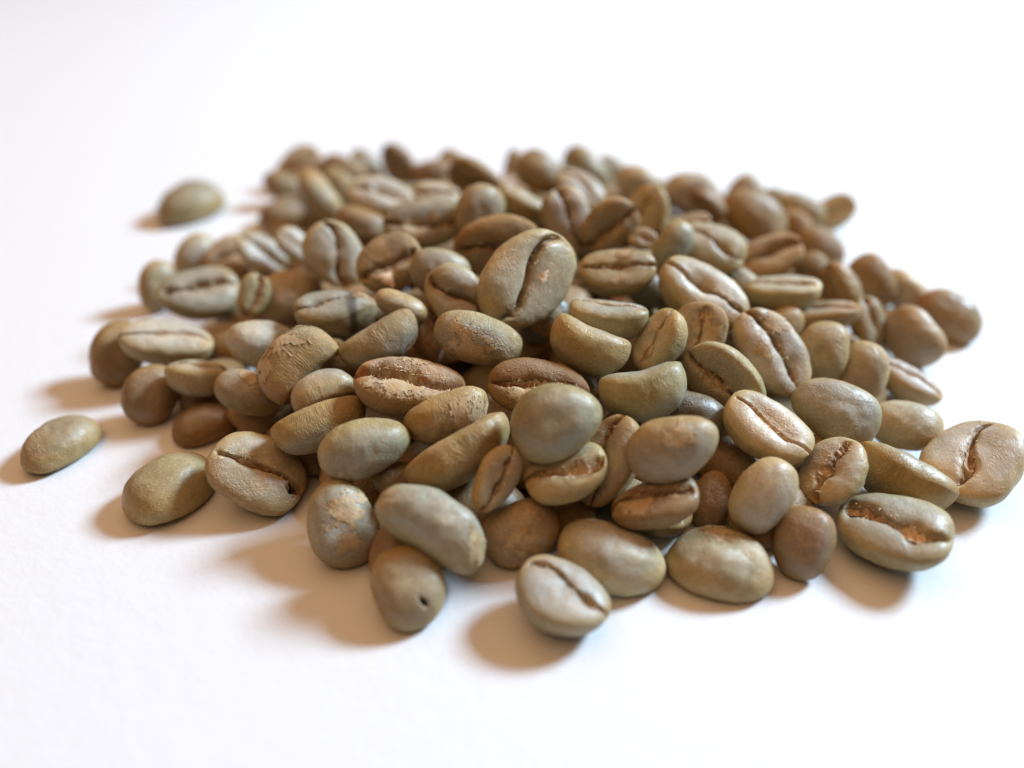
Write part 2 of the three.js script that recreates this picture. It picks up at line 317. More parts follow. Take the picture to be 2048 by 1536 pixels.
bean('flat blue-grey bean with a thin pale crease, leaning on the right slope', [24.92, 7.89, -61.96], [17.8, -37.3, -5.5], [9.31, 6.33, 4.42], {c: "p", open: 0.7});
bean('wedge-shaped bean with a bright flat top and brown underside at right edge', [46.01, 2.83, -76.59], [-6.8, -38.7, -18.9], [7.8, 4.84, 3.4], {c: "t"});
bean('blurred bean with a white top and brown base, left of the wedge-shaped bean', [39.09, 5.43, -74.69], [177.2, -51.7, -59.5], [6.9, 5.52, 3.43], {c: "t"});
bean('upright rounded bean glowing white on its right, beside the long creased bean', [34.68, 7.16, -76.03], [174.4, -64.4, -63.3], [7.11, 5.69, 3.27], {c: "t"});
bean('grey arched bean with a dark groove down its left side, right slope', [49.44, 3.41, -84.89], [-67.1, 30.4, -56.4], [8.19, 6.39, 3.45], {c: "t"});
bean('brown out of focus bean at the right tip of the upper pile', [56.68, 2.39, -91.14], [-130.2, 45.4, -15.1], [8.65, 6.23, 4.18], {c: "b"});
bean('washed out pale bean peeking behind the upper right edge', [53.21, 2.86, -96.89], [-70.7, 19.9, -47.1], [7.51, 5.25, 3.34], {c: "p"});
bean('blurred brown bean standing upright near the upper right edge', [48.35, 4.1, -97.28], [-78.9, 56.2, -45.9], [7.91, 5.94, 3.22], {c: "b"});
bean('dark hollow bean turned to the left with a curved light rim, right side', [41.96, 5.59, -91.99], [139.0, -6.6, 69.5], [8.06, 5.64, 3.77], {c: "b"});
bean('upper-edge sliver-like bean lying on its side above the upright rounded bean', [36.85, 7.1, -84.55], [-15.8, -18.1, 11.2], [9.5, 5.22, 3.42], {c: "t"});
bean('side-on bean with a pale flat top just right of the double-lobed creased bean', [32.53, 9.47, -86.25], [-7.0, -16.7, 7.0], [8.92, 5.35, 3.75], {c: "p"});
bean('yellowish upright bean with a pale right face, left of the grey arched bean', [44.36, 4.31, -86.36], [-21.6, -57.6, -72.7], [7.17, 5.02, 3.25], {c: "o"});
bean('large pale bean standing steeply with a long straight deep crease, right of centre', [27.99, 9.26, -73.09], [27.1, -57.5, -15.0], [10.77, 7.11, 4.48], {c: "p", open: 1.6, valley: 1.6, crust: [[-0.5, -0.5, 0.3, 1], [-0.1, 0.5, 0.2, 1]]});
bean('two-lobed creased bean with a raised centre ridge, right of the upper middle', [21.33, 12.68, -79.73], [24.6, -35.8, -10.3], [11.06, 6.86, 5.28], {c: "p", open: 1.2});
bean('bean showing only a tan rim behind the two-lobed creased bean', [28.86, 6.83, -88.29], [46.9, -53.7, -0.5], [8.97, 6.28, 3.94], {c: "t"});
bean('round bean with fibrous brown skin over its face, tucked behind the narrow seamed bean', [19.99, 10.64, -74.34], [-6.9, 67.0, 64.3], [7.26, 6.17, 2.91], {c: "t", open: 1.6, skin: 1, crust: [[0.1, 0.25, 0.55, 1]]});
bean('narrow upright bean with its seam along the left, between two crescents', [15.15, 11.64, -71.66], [-11.5, 26.2, 56.7], [7.34, 5.28, 4.04], {c: "p", open: 0.8, crust: [[-0.4, 0.3, 0.25, 1]]});
bean('shaded bean with its torn brown crease facing down to the left, right of centre', [21.92, 8.61, -68.61], [97.6, -21.9, 34.6], [9.58, 6.7, 4.07], {c: "g", open: 1.6, skin: 1});
bean('grey-tan crescent bean with tilted right tip, right of the big smooth dome', [12.8, 10.92, -64.62], [-44.7, -10.5, 10.6], [9.25, 5.74, 4.63], {c: "g", puff: 1, bend: 1.4});
bean('smooth golden crescent bean below the notched bean at centre right', [8.01, 12.14, -70.58], [-40.9, -2.1, -24.5], [9.12, 5.47, 4.56], {c: "t", puff: 1, bend: 1.4, crust: [[0.1, -0.2, 0.3, -1]]});
bean('green-grey bean with a notch in its top edge, just above the golden crescent', [10.26, 12.96, -74.78], [-15.6, -8.1, -3.9], [8.71, 5.4, 4.18], {c: "g", bend: 0.7});
bean('oval tan bean with one straight level crease, right of the topmost centre bean', [11.87, 14.19, -82.12], [27.4, -2.4, 7.1], [8.8, 5.63, 4.15], {c: "t", open: 1, valley: 0.6, crust: [[0, 0.62, 0.22, 1], [0.2, -0.55, 0.25, 1]]});
bean('largest sharp bean at the top centre, face up with an S-shaped torn crease', [1.69, 15.73, -77.16], [76.3, 35.8, -26.9], [12.5, 9.25, 5.42], {c: "p", open: 1.4, s: -0.38, valley: 0.7, flake: 1, crust: [[-0.6, 0.25, 0.16, 1]]});
bean('curled pale bean with a C-shaped seam, touching the left of the topmost bean', [-6.01, 12.93, -78.32], [47.0, -55.1, -12.5], [7.94, 6.35, 3.94], {c: "p", open: 1.2, s: -0.4});
bean('brown shaded bean arching behind the topmost centre bean', [-1.76, 14.45, -87.49], [85.6, 10.7, -5.5], [10.55, 7.18, 4.83], {c: "b", open: 2});
bean('plain smooth greenish bean half hidden left of the curled C-seamed bean', [-8.25, 13.18, -83.29], [-120.4, 17.9, 5.2], [7.07, 5.65, 2.96], {c: "g", crust: [[-0.2, -0.3, 0.2, -1]]});
bean('squarish bean with a brown torn flap of skin in its crease, upper left of centre', [-14.21, 13.46, -85.15], [55.5, 35.7, -3.2], [8.17, 6.86, 3.93], {c: "t", open: 1.6, flake: 2, crust: [[0, -0.45, 0.42, 1]]});
bean('rolled pale bean with an inner lobe, left of the squarish torn bean', [-21.76, 11.29, -91.15], [39.8, -51.7, -25.0], [8.94, 6.97, 3.96], {c: "p", open: 1.4, valley: 1.8, s: 0.4});
bean('blocky grey bean with flaky white and orange skin along its crease, upper middle', [-11.42, 13.15, -96.26], [49.0, 5.5, -4.8], [10.12, 6.27, 4.09], {c: "g", open: 1.4, skin: 1, crust: [[-0.25, 0.4, 0.45, 1], [0.3, -0.2, 0.2, 1]]});
bean('pinkish rounded bean with a white right side, right of the blocky flaky bean', [-4.18, 14.57, -96.58], [-95.4, -58.4, 17.7], [7.44, 5.95, 3.47], {c: "t"});
bean('pale blurred bean whose top shows behind the blocky flaky bean', [-10.5, 12.32, -106.99], [25.6, -4.3, -10.4], [6.67, 4.67, 2.85], {c: "p"});
bean('large creamy blurred bean lying face up in the upper left rear', [-18.28, 11.42, -108.51], [29.4, -2.0, -12.4], [9.34, 6.54, 4.58], {c: "p"});
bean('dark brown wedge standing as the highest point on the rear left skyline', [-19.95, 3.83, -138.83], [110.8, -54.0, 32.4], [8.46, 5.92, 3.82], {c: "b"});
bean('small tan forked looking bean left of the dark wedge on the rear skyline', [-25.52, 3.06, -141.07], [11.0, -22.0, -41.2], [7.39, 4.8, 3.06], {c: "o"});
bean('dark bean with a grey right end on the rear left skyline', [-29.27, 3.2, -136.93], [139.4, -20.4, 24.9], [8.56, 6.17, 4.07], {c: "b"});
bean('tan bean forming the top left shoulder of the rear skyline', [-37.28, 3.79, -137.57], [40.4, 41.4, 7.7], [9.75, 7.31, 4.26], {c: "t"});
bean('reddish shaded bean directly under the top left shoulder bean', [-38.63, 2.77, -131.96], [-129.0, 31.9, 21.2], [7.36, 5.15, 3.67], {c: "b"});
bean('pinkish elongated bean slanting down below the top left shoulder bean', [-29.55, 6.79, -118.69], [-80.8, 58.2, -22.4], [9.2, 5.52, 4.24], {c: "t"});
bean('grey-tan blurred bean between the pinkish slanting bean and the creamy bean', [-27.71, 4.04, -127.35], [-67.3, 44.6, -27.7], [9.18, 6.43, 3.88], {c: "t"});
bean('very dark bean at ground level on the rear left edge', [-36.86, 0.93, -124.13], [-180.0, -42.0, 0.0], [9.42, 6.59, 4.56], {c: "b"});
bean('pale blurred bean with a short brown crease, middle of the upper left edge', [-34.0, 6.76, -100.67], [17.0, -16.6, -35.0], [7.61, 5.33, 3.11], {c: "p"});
bean('small whitish bean right of the short-creased bean on upper left', [-28.72, 8.73, -99.01], [24.4, -27.3, -33.4], [5.77, 4.04, 2.71], {c: "p"});
bean('blurred pinkish bean with a dark spot, between two pale beans on the upper left', [-40.04, 4.21, -104.12], [50.3, 33.7, -9.8], [7.63, 5.72, 3.29], {c: "t", open: 1.8});
bean('pale greenish bean end at the upper left rim of the pile', [-45.42, 3.18, -106.06], [-60.7, -48.3, 58.2], [7.5, 5.63, 3.7], {c: "p"});
bean('big grey-green bean lying face up on the left rim, brown hollow right of its middle', [-39.69, 6.33, -90.92], [27.0, 16.6, -13.7], [10.16, 7.32, 4.63], {c: "g", open: 1.8});
bean('bean end with a brown spot sticking out left behind the big face-up bean', [-48.32, 3.06, -98.03], [-43.2, -45.7, 76.8], [7.22, 5.06, 3.01], {c: "t"});
bean('long whitish kidney-shaped bean lying level at the left edge', [-40.64, 5.51, -81.12], [5.9, 14.7, -18.1], [10.58, 6.56, 4.44], {c: "p", kid: 0.5});
bean('dark brown rounded bean at the left edge below the kidney-shaped bean', [-47.23, 3.17, -81.49], [-68.3, -62.4, 59.8], [8.21, 6.16, 3.62], {c: "b"});
bean('orange-brown bean at ground level, lower left edge of the pile', [-40.7, 2.76, -73.99], [-89.2, -57.6, 43.8], [7.3, 5.98, 2.94], {c: "b"});
bean('brown bean with a flat top edge beneath the kidney-shaped bean', [-35.03, 5.67, -74.32], [-16.7, 18.9, -9.5], [6.75, 4.19, 4.05], {c: "t"});
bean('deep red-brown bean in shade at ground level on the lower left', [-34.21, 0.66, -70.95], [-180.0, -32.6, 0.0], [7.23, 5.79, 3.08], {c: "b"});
bean('smooth cream bean with sunlit back, upper right of the flat-topped brown bean', [-27.95, 7.75, -76.59], [-151.2, 3.3, 20.3], [8.09, 5.66, 3.95], {c: "p"});
bean('pinkish brown bean with a notched lower edge, under the sunlit cream bean', [-27.79, 5.84, -69.99], [-167.3, -0.2, 22.3], [7.93, 5.08, 3.57], {c: "t", kid: 0.4, crust: [[-0.2, 0.2, 0.3, -1]]});
bean('curled wrinkled bean hooked like a comma, left of centre', [-21.95, 9.39, -69.87], [148.2, -17.9, -45.0], [9.54, 5.25, 5.25], {c: "t", bend: 1.5, skin: 1, crust: [[0, 0.1, 0.8, -1]]});
bean('shiny silver-grey curled bean just under the hooked wrinkled bean', [-19.23, 8.16, -66.91], [144.8, -13.6, -19.6], [6.99, 4.05, 3.49], {c: "g", bend: 0.9});
bean('slender bean with a frayed tan right end, below the shiny curled bean', [-19.37, 7.13, -63.92], [-64.9, 1.8, 25.4], [9.83, 4.91, 4.42], {c: "t", bend: 0.4, skin: 1, crust: [[0.6, 0.05, 0.38, -1]]});
bean('blurred brown bean behind and left of the black-banded bean', [-28.55, 5.66, -90.23], [-112.0, -28.8, 17.5], [9.53, 6.86, 4.73], {c: "t"});
bean('bean crossed by a black band near its right end, left of centre', [-19.55, 11.39, -78.54], [3.6, 12.2, -3.5], [9.32, 5.59, 4.66], {c: "g", open: 2, band: 0.38, crust: [[0.7, -0.3, 0.35, 1]]});
bean('small bean end with a dark pit, left of the blurred brown bean', [-31.37, 8.22, -86.59], [98.9, 63.8, -42.3], [5.38, 3.77, 2.26], {c: "t", open: 2});
bean('smooth bean with a thin split at its raised right end, below the black-banded bean', [-14.06, 11.46, -72.48], [-52.1, -2.1, 31.2], [9.13, 4.75, 4.38], {c: "g", bend: 0.6, crust: [[0.55, -0.1, 0.22, -1]]});
bean('small bean with a tapering right tail, right of the black-banded bean', [-11.97, 12.73, -76.89], [-91.4, 25.4, -6.1], [6.18, 3.09, 2.74], {c: "t", bend: -0.5});
bean('wrinkled bean with golden frayed skin and a grey right tip, below the topmost bean', [-3.45, 12.33, -70.95], [-103.2, 15.8, -3.3], [9.44, 5.29, 3.83], {c: "g", skin: 1, crust: [[-0.1, -0.25, 0.62, -1], [-0.4, 0.4, 0.3, -1]]});
bean('dark orange bean showing behind the left end of the golden frayed bean', [-9.12, 8.87, -77.13], [-27.6, -23.8, -79.1], [6.78, 4.74, 3.17], {c: "b", crust: [[0, 0, 0.6, 1]]});
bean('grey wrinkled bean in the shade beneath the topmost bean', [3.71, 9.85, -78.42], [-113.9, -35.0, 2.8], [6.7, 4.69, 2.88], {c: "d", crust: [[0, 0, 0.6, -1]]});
bean('long bean with a wide open trough-like crease and frayed lips, left of centre front', [-10.17, 10.19, -65.99], [3.3, 1.6, -9.1], [11.35, 6.58, 5.22], {c: "t", open: 2.8, valley: 1.5, skin: 1, crust: [[-0.15, 0.5, 0.5, 1], [0.1, -0.6, 0.3, 1]]});
bean('golden bean with a pebbled frayed upper half, under the right end of the trough bean', [-6.43, 8.99, -62.97], [-71.3, -8.6, 20.8], [8.76, 5.25, 3.97], {c: "t", skin: 1, crust: [[0.4, 0.25, 0.6, -1]]});
bean('brown bean with a ragged crease, mostly covered by the big smooth dome', [2.69, 9.97, -65.67], [31.3, -8.1, -1.3], [10.47, 6.07, 4.34], {c: "b", open: 1.5, skin: 1, crust: [[-0.3, 0.3, 0.3, 1]]});
bean('big smooth grey dome-backed bean near the front centre', [4.02, 11.39, -58.53], [-126.3, -24.1, -1.6], [8.83, 7.06, 4.21], {c: "g", sup: 2.0});
bean('silvery oval bean with a brown scar at its left end, front left of centre', [-13.93, 7.79, -59.11], [-109.6, -13.6, 15.6], [9.04, 5.61, 3.96], {c: "g", crust: [[-0.62, -0.35, 0.17, -1]]});
bean('long slim crescent bean rising to the right, left of the big smooth dome', [-5.23, 7.88, -59.02], [-47.5, -0.6, 33.2], [11.4, 6.39, 4.79], {c: "t", bend: 0.3});
bean('small twisted bean with a pinched waist under the long slim crescent', [-1.34, 7.7, -54.88], [98.9, 48.9, -44.4], [6.65, 3.86, 3.07], {c: "t", open: 1.4, lump: 1.6});
bean('bean with a hollow brown fibrous crease, directly below the big smooth dome', [4.87, 7.95, -55.73], [11.0, 14.3, 14.6], [7.93, 5.87, 3.36], {c: "t", open: 2.2, crust: [[0, 0.1, 0.4, 1]]});
bean('slim curved bean wrapping round the right of the hollow fibrous bean', [8.89, 7.43, -57.71], [-3.0, 53.1, 47.7], [9.3, 5.77, 4.52], {c: "t", open: 1});
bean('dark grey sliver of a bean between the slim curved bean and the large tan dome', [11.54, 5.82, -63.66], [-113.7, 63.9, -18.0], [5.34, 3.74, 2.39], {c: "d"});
bean('large tan dome-backed bean with a pale frayed patch on top, front right of centre', [14.48, 10.11, -56.39], [-119.2, -21.9, -6.0], [8.72, 6.1, 3.57], {c: "t", sup: 2.05, crust: [[0.2, 0.5, 0.34, -1]]});
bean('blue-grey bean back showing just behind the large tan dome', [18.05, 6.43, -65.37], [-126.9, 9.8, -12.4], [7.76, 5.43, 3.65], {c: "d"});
bean('shaded brown bean with an open left end, under the large tan dome', [12.86, 6.21, -53.58], [-2.8, 4.6, 18.9], [8.29, 4.98, 3.59], {c: "b", open: 2, crust: [[-0.4, 0.3, 0.4, 1]]});
bean('round shadowed bean with a golden crust patch, behind the foremost bean to the left', [0.9, 2.28, -53.47], [-132.6, -28.0, 1.1], [7.55, 5.89, 3.74], {c: "t", skin: 1, crust: [[0, -0.3, 0.5, -1]]});
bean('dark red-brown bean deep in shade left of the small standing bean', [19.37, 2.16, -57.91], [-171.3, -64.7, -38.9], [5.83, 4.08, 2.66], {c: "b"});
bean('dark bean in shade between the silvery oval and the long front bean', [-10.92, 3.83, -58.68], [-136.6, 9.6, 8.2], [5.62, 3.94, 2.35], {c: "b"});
bean('curled bean with a brown hollow and glowing golden rim, above the level-creased bean', [12.06, 14.4, -92.97], [82.1, 38.1, -5.8], [7.6, 6.08, 3.65], {c: "t", open: 2, crust: [[0.1, 0.4, 0.3, 1]]});
bean('small olive broken piece beside the curled golden-rimmed bean', [15.97, 13.31, -91.59], [44.3, -7.7, 6.7], [3.66, 2.93, 1.62], {c: "o"});
bean('blue-grey bean with a round reddish spot on its face, upper centre', [7.17, 14.13, -95.59], [55.7, -59.9, -6.0], [8.25, 5.94, 3.33], {c: "p", open: 1.2});
bean('dark crescent bean with a lit top edge, rear centre', [1.5, 14.35, -100.41], [-7.7, -8.5, -24.7], [7.79, 4.83, 3.9], {c: "o"});
bean('pale upright bean at the left of the rear centre cluster', [-0.17, 3.55, -138.15], [-15.0, 29.3, 76.2], [7.43, 4.46, 3.17], {c: "p"});
bean('brown humped bean on the skyline at the rear centre', [4.41, 10.15, -119.77], [-145.1, 26.7, 14.3], [8.23, 6.17, 4.02], {c: "b"});
bean('blurred grey bean forming the right shoulder of the rear centre cluster', [12.91, 4.33, -135.23], [-60.3, 28.8, -36.5], [10.26, 7.18, 4.63], {c: "g"});
bean('bean with a reddish crease end in the middle of the rear centre cluster', [9.58, 12.75, -108.03], [20.7, -28.6, -21.5], [7.91, 5.53, 3.26], {c: "t"});
bean('blurred bean with a brown left side, first beyond the skyline dip at rear', [19.71, 8.32, -120.28], [-79.3, 12.6, -17.8], [7.73, 5.8, 3.67], {c: "p"});
bean('tan bean with a heart-shaped brown shadow on its top, behind the golden-rimmed curl', [17.55, 12.65, -100.8], [18.6, 50.0, 43.8], [7.38, 6.27, 3.22], {c: "t"});
bean('whitish round bean on the rear right skyline', [27.92, 6.14, -121.59], [-102.3, 12.8, -14.2], [8.63, 6.9, 4.3], {c: "p"});
bean('dark brown bean under the right side of the whitish round bean', [28.54, 8.28, -112.1], [133.0, -6.6, 41.3], [6.34, 4.44, 2.91], {c: "b"});
bean('small bump of a bean rising alone on the right skyline', [38.44, 2.89, -128.93], [-128.4, -43.0, -21.3], [6.9, 5.52, 2.91], {c: "t"});
bean('large blurred brown bean with a pale right flank below the skyline bump', [35.52, 6.3, -112.47], [-153.7, 36.8, 10.4], [10.57, 7.61, 5.11], {c: "b"});
bean('olive brown blurred bean at the upper right, left of the palest corner bean', [45.4, 3.71, -120.52], [165.4, 22.0, 16.4], [8.52, 6.13, 3.79], {c: "o"});
bean('washed out pale bean at the upper right corner of the pile', [50.65, 3.18, -120.88], [33.3, 20.1, 32.4], [7.94, 5.56, 3.23], {c: "p"});
bean('orange-brown pointed bean on the right rim below the corner bean', [45.83, 2.59, -110.15], [-153.5, 43.2, 9.6], [7.73, 5.41, 3.62], {c: "b"});
bean('pinkish bean with a dark red spot in its crease, rear right', [33.74, 8.51, -96.6], [29.0, 4.6, 22.9], [8.45, 5.92, 3.64], {c: "t", open: 2});
bean('flat pale blue-grey bean lying face up, rear right of centre', [24.34, 12.43, -91.51], [35.8, -23.8, 2.1], [9.14, 6.21, 4.5], {c: "p"});
bean('greyish bean on edge left of the flat pale blue-grey bean', [19.52, 13.14, -90.35], [-95.8, -59.7, 13.0], [6.32, 4.43, 2.87], {c: "g"});
bean('tan-edged bean peeking above the flat pale blue-grey bean', [22.64, 11.69, -98.28], [14.8, 0.4, 18.2], [6.65, 4.66, 2.77], {c: "t"});
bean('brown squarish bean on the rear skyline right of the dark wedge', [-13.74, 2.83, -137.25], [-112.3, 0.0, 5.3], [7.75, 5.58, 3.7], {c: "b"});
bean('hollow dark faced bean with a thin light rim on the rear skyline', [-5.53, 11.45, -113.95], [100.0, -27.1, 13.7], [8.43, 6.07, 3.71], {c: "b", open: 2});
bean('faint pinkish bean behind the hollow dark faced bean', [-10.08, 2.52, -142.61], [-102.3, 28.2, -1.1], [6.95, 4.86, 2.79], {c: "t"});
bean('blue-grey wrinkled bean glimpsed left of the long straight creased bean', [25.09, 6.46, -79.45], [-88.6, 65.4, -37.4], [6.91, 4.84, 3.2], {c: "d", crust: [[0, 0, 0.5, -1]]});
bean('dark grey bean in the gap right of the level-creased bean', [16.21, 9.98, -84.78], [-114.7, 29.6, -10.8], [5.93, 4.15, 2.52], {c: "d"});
bean('tiny visible white end of a bean between brown beans at upper right', [40.81, 2.37, -103.95], [-76.7, 48.5, -44.4], [5.91, 4.14, 2.42], {c: "p"});
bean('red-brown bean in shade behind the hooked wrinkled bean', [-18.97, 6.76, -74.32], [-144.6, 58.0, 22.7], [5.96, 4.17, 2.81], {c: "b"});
bean('brown bean added to darken the gap under the large creamy blurred bean', [-20.89, 8.73, -104.24], [-119.5, 9.5, 10.7], [7.86, 5.5, 3.9], {c: "b"});  // filler bean, brown tint stands in for the shade of this gap
bean('brown bean added to darken the gap under the orange-brown pointed bean', [40.37, 5.32, -97.07], [-91.6, 55.7, -33.4], [6.45, 4.52, 2.95], {c: "b"});  // added filler, its brown tint makes the opening look dark
bean('brown bean mostly hidden to the right behind the big face-up bean', [-39.83, 2.3, -100.97], [-117.9, -10.1, 18.9], [8.08, 5.66, 3.39], {c: "b"});
bean('shaded tan bean behind the top of the long straight creased bean', [31.9, 6.09, -82.72], [-139.4, -36.9, -24.4], [6.31, 4.42, 3.04], {c: "t"});
bean('dark bean almost lost between the brown beans of the upper right corner', [43.28, 2.85, -114.98], [-95.2, 46.5, -27.7], [7.67, 5.37, 3.4], {c: "b"});
bean('brown bean showing through the gap beside the grey arched bean', [49.01, 2.13, -89.36], [-131.2, -18.1, -26.2], [6.19, 4.33, 2.51], {c: "b"});
bean('olive blurred bean tucked behind the large blurred brown bean on the skyline', [43.6, 2.31, -125.97], [-104.4, 28.5, -19.9], [7.12, 4.99, 3.32], {c: "o"});
bean('grey blurred bean at the dip in the rear skyline', [18.03, 2.48, -139.22], [-108.2, 29.8, -7.9], [7.16, 5.01, 3.07], {c: "g"});
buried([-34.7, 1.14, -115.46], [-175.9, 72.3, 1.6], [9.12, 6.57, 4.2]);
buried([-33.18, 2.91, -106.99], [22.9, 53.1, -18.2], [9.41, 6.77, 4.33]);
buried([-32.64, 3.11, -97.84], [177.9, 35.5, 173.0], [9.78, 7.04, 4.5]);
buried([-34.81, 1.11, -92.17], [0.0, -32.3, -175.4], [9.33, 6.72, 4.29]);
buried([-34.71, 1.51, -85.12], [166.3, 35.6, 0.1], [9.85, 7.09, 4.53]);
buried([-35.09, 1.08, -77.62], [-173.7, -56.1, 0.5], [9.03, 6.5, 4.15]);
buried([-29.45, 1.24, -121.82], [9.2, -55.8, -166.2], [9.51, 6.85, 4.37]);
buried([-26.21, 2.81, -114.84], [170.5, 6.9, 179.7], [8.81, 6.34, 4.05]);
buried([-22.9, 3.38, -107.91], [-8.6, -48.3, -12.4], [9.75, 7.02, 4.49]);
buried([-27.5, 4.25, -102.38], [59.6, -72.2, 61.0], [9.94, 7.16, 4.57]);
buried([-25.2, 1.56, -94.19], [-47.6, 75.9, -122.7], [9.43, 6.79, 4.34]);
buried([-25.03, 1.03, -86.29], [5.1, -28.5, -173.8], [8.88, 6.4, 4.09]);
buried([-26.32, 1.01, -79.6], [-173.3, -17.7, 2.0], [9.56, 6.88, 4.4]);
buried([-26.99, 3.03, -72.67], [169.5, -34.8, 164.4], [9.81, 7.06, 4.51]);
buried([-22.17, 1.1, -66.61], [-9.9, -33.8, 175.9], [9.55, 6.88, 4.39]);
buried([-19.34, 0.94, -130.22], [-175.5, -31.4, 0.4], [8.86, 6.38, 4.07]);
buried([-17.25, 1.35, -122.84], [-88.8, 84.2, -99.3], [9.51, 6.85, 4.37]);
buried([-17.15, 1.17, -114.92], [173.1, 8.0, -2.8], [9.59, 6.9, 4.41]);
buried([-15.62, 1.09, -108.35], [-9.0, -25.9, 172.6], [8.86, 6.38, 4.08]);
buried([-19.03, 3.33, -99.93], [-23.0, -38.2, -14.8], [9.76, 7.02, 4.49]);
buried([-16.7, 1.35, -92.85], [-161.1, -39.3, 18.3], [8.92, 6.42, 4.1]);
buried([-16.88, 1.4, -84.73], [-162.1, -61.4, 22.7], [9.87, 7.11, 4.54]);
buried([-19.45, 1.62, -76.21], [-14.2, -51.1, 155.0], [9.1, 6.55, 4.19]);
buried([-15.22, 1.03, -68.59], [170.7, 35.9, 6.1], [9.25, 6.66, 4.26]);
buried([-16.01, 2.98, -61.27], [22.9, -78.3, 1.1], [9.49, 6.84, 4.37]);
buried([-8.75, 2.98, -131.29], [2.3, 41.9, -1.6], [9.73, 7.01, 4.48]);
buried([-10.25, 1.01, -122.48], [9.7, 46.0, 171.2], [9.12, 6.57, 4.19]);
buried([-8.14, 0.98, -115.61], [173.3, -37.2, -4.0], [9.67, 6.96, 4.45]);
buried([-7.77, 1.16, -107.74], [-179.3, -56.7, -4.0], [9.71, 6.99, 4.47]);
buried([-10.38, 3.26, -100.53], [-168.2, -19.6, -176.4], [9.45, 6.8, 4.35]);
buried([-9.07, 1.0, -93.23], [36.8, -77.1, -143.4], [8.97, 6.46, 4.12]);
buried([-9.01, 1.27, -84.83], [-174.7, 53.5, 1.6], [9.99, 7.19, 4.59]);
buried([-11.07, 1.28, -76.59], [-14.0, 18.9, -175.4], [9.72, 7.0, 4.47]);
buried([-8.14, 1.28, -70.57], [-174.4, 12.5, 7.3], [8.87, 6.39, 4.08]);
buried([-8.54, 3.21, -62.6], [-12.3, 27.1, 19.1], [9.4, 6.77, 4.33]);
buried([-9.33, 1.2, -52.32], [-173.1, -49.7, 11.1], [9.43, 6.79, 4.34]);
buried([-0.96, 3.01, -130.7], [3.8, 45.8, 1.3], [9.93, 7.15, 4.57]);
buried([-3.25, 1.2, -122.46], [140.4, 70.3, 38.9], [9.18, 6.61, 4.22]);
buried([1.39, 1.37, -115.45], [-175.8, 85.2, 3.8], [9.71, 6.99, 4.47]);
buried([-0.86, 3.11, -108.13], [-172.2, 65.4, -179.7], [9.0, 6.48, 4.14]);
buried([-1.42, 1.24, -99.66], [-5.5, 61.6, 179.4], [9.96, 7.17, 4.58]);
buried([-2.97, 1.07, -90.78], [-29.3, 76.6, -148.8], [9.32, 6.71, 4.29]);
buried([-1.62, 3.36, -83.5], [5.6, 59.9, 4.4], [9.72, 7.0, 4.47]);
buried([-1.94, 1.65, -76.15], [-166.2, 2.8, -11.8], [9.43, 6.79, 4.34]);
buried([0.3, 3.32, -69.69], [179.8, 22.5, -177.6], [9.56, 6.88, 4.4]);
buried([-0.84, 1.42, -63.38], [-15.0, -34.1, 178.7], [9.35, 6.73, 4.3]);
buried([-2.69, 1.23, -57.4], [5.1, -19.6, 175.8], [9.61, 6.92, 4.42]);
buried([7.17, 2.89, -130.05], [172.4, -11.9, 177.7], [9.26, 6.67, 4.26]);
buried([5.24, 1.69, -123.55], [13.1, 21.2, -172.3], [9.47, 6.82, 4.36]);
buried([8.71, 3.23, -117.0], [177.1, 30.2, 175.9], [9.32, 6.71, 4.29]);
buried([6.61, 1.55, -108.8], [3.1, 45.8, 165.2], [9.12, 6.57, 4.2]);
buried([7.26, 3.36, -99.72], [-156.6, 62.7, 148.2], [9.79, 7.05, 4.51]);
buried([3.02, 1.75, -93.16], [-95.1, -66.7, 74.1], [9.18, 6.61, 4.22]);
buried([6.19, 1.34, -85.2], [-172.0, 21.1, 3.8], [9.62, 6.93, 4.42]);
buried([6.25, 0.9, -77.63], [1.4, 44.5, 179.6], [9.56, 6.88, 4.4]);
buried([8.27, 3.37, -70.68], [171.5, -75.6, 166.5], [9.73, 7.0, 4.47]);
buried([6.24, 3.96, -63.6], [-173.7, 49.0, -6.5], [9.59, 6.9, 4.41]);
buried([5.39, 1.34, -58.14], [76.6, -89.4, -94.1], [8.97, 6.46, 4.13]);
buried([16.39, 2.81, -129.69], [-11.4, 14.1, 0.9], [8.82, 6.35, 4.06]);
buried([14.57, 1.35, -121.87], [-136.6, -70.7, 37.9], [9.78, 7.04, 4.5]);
buried([17.01, 1.24, -114.52], [-170.1, -38.7, 1.8], [9.73, 7.0, 4.47]);
buried([17.76, 3.39, -107.48], [-13.9, 42.2, -1.3], [9.9, 7.13, 4.55]);
buried([13.34, 1.44, -101.46], [-19.4, -56.5, 154.8], [9.2, 6.63, 4.23]);
buried([17.1, 1.11, -93.22], [19.6, -79.7, -156.0], [9.2, 6.63, 4.23]);
buried([14.13, 1.28, -86.1], [-158.1, 64.0, -23.9], [9.88, 7.11, 4.54]);
buried([14.2, 3.39, -77.67], [178.7, -34.9, 178.9], [9.76, 7.03, 4.49]);
buried([17.5, 1.26, -71.42], [-28.7, 83.2, -157.6], [9.78, 7.04, 4.5]);
buried([13.6, 3.37, -64.64], [-0.6, -12.7, 4.5], [9.72, 7.0, 4.47]);
buried([13.19, 2.93, -57.5], [163.3, 43.7, -161.9], [9.56, 6.89, 4.4]);
buried([25.04, 1.27, -130.79], [-179.8, -13.6, -7.1], [9.36, 6.74, 4.31]);
buried([21.34, 2.85, -123.51], [161.4, -75.9, 165.3], [9.01, 6.49, 4.14]);
buried([24.48, 3.25, -115.59], [-29.3, -74.6, -33.3], [9.41, 6.77, 4.33]);
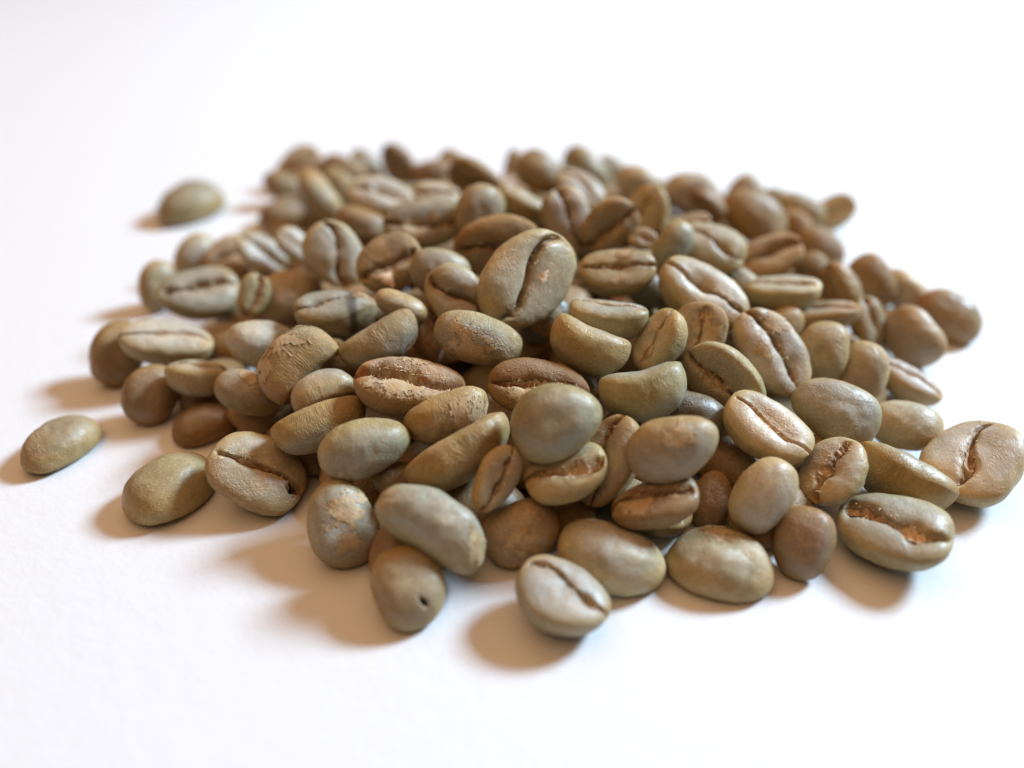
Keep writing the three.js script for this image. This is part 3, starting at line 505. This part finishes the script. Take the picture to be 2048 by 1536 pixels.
buried([24.77, 2.4, -106.85], [140.1, -66.2, -34.3], [8.81, 6.34, 4.05]);
buried([24.35, 1.24, -99.08], [170.4, -86.5, -2.9], [9.34, 6.73, 4.3]);
buried([23.59, 4.55, -92.07], [-3.4, -14.9, -1.8], [9.94, 7.16, 4.57]);
buried([21.32, 1.32, -85.99], [3.5, 63.3, 169.1], [9.46, 6.81, 4.35]);
buried([23.4, 1.01, -78.79], [-0.3, 3.3, -177.4], [9.45, 6.81, 4.35]);
buried([23.95, 1.27, -71.15], [-29.3, 82.4, -159.2], [8.93, 6.43, 4.11]);
buried([22.27, 1.63, -63.64], [-179.7, 36.5, 13.5], [9.2, 6.62, 4.23]);
buried([25.24, 1.19, -56.73], [-175.6, -28.0, 7.2], [9.69, 6.98, 4.46]);
buried([31.31, 2.92, -124.65], [-59.9, 68.2, 58.6], [9.59, 6.91, 4.41]);
buried([31.55, 2.91, -115.61], [6.1, -50.2, 0.9], [9.36, 6.74, 4.3]);
buried([31.61, 1.29, -106.97], [-45.1, 73.2, -131.4], [9.29, 6.69, 4.27]);
buried([31.4, 1.23, -99.0], [-176.7, -40.4, 9.6], [8.97, 6.46, 4.13]);
buried([31.05, 1.03, -91.7], [175.5, -23.4, -0.3], [9.97, 7.18, 4.58]);
buried([30.54, 3.02, -84.85], [-14.6, 31.0, 18.0], [8.84, 6.36, 4.07]);
buried([32.48, 1.21, -78.21], [174.2, 24.5, -2.8], [9.61, 6.92, 4.42]);
buried([30.23, 1.17, -70.72], [159.3, -66.8, -14.6], [9.12, 6.57, 4.19]);
buried([30.64, 1.54, -63.48], [-164.6, -16.9, 13.2], [9.34, 6.72, 4.3]);
buried([38.48, 2.97, -109.83], [157.6, -62.0, 160.7], [9.71, 6.99, 4.47]);
buried([39.83, 2.94, -99.11], [9.6, -11.5, 5.8], [9.53, 6.86, 4.38]);
buried([38.67, 2.85, -91.57], [-147.2, 72.5, 153.9], [9.04, 6.51, 4.16]);
buried([38.23, 2.93, -83.97], [-178.9, 37.6, 169.5], [9.52, 6.86, 4.38]);
buried([40.2, 1.05, -76.37], [18.7, 60.8, 164.1], [9.04, 6.51, 4.16]);
buried([-15.55, 4.9, -100.61], [-170.7, 61.9, -9.7], [9.83, 7.08, 4.52]);
buried([-17.49, 7.23, -86.87], [-166.2, -42.2, -167.5], [8.92, 6.42, 4.1]);
buried([-18.16, 6.34, -80.25], [-8.7, 7.3, -0.5], [9.04, 6.51, 4.16]);
buried([-12.0, 6.28, -108.75], [5.7, -73.8, 7.9], [9.89, 7.12, 4.55]);
buried([-8.07, 5.04, -100.15], [-9.8, 68.2, -168.2], [9.61, 6.92, 4.42]);
buried([-9.56, 7.67, -86.93], [169.9, -7.6, 164.7], [9.77, 7.03, 4.49]);
buried([-9.49, 4.65, -80.79], [-0.4, -15.0, -179.7], [9.41, 6.78, 4.33]);
buried([0.54, 7.06, -112.62], [172.3, -11.8, 172.4], [9.29, 6.69, 4.27]);
buried([-0.4, 6.49, -106.71], [-16.7, -8.2, -10.4], [8.86, 6.38, 4.08]);
buried([-1.19, 5.2, -99.69], [0.9, 47.5, 171.4], [9.19, 6.62, 4.23]);
buried([-2.85, 4.99, -91.88], [20.8, 41.4, 155.5], [9.15, 6.59, 4.21]);
buried([-0.76, 5.69, -86.38], [-159.2, -38.4, 5.2], [8.98, 6.46, 4.13]);
buried([-0.41, 6.93, -79.7], [-163.9, 18.4, -179.6], [9.98, 7.19, 4.59]);
buried([8.84, 5.37, -115.82], [-13.3, -54.3, 163.8], [9.52, 6.85, 4.38]);
buried([7.86, 5.13, -107.67], [10.5, 41.8, 177.9], [9.29, 6.69, 4.27]);
buried([5.4, 5.6, -99.72], [-42.6, -67.3, 135.1], [9.14, 6.58, 4.2]);
buried([6.45, 5.93, -86.2], [4.9, 70.9, 175.8], [9.29, 6.69, 4.27]);
buried([7.36, 4.65, -78.27], [-153.3, -69.2, 28.6], [8.9, 6.41, 4.1]);
buried([5.89, 6.76, -70.49], [-179.0, -36.5, -179.2], [8.9, 6.41, 4.09]);
buried([16.14, 6.75, -110.31], [154.4, 76.7, -158.4], [9.67, 6.96, 4.45]);
buried([14.72, 6.85, -94.2], [-166.4, -61.6, -168.2], [9.87, 7.11, 4.54]);
buried([14.55, 5.4, -85.11], [40.0, -81.7, -138.0], [9.41, 6.77, 4.33]);
buried([14.85, 5.53, -76.92], [21.3, -37.4, -158.2], [9.44, 6.8, 4.34]);
buried([26.39, 4.9, -100.69], [13.8, 36.8, 165.2], [9.39, 6.76, 4.32]);
buried([22.2, 6.04, -94.07], [157.7, 53.2, 9.8], [9.21, 6.63, 4.24]);
buried([22.33, 5.13, -85.07], [-0.4, 50.7, -174.9], [8.97, 6.46, 4.12]);

renderer.render(scene, camera);
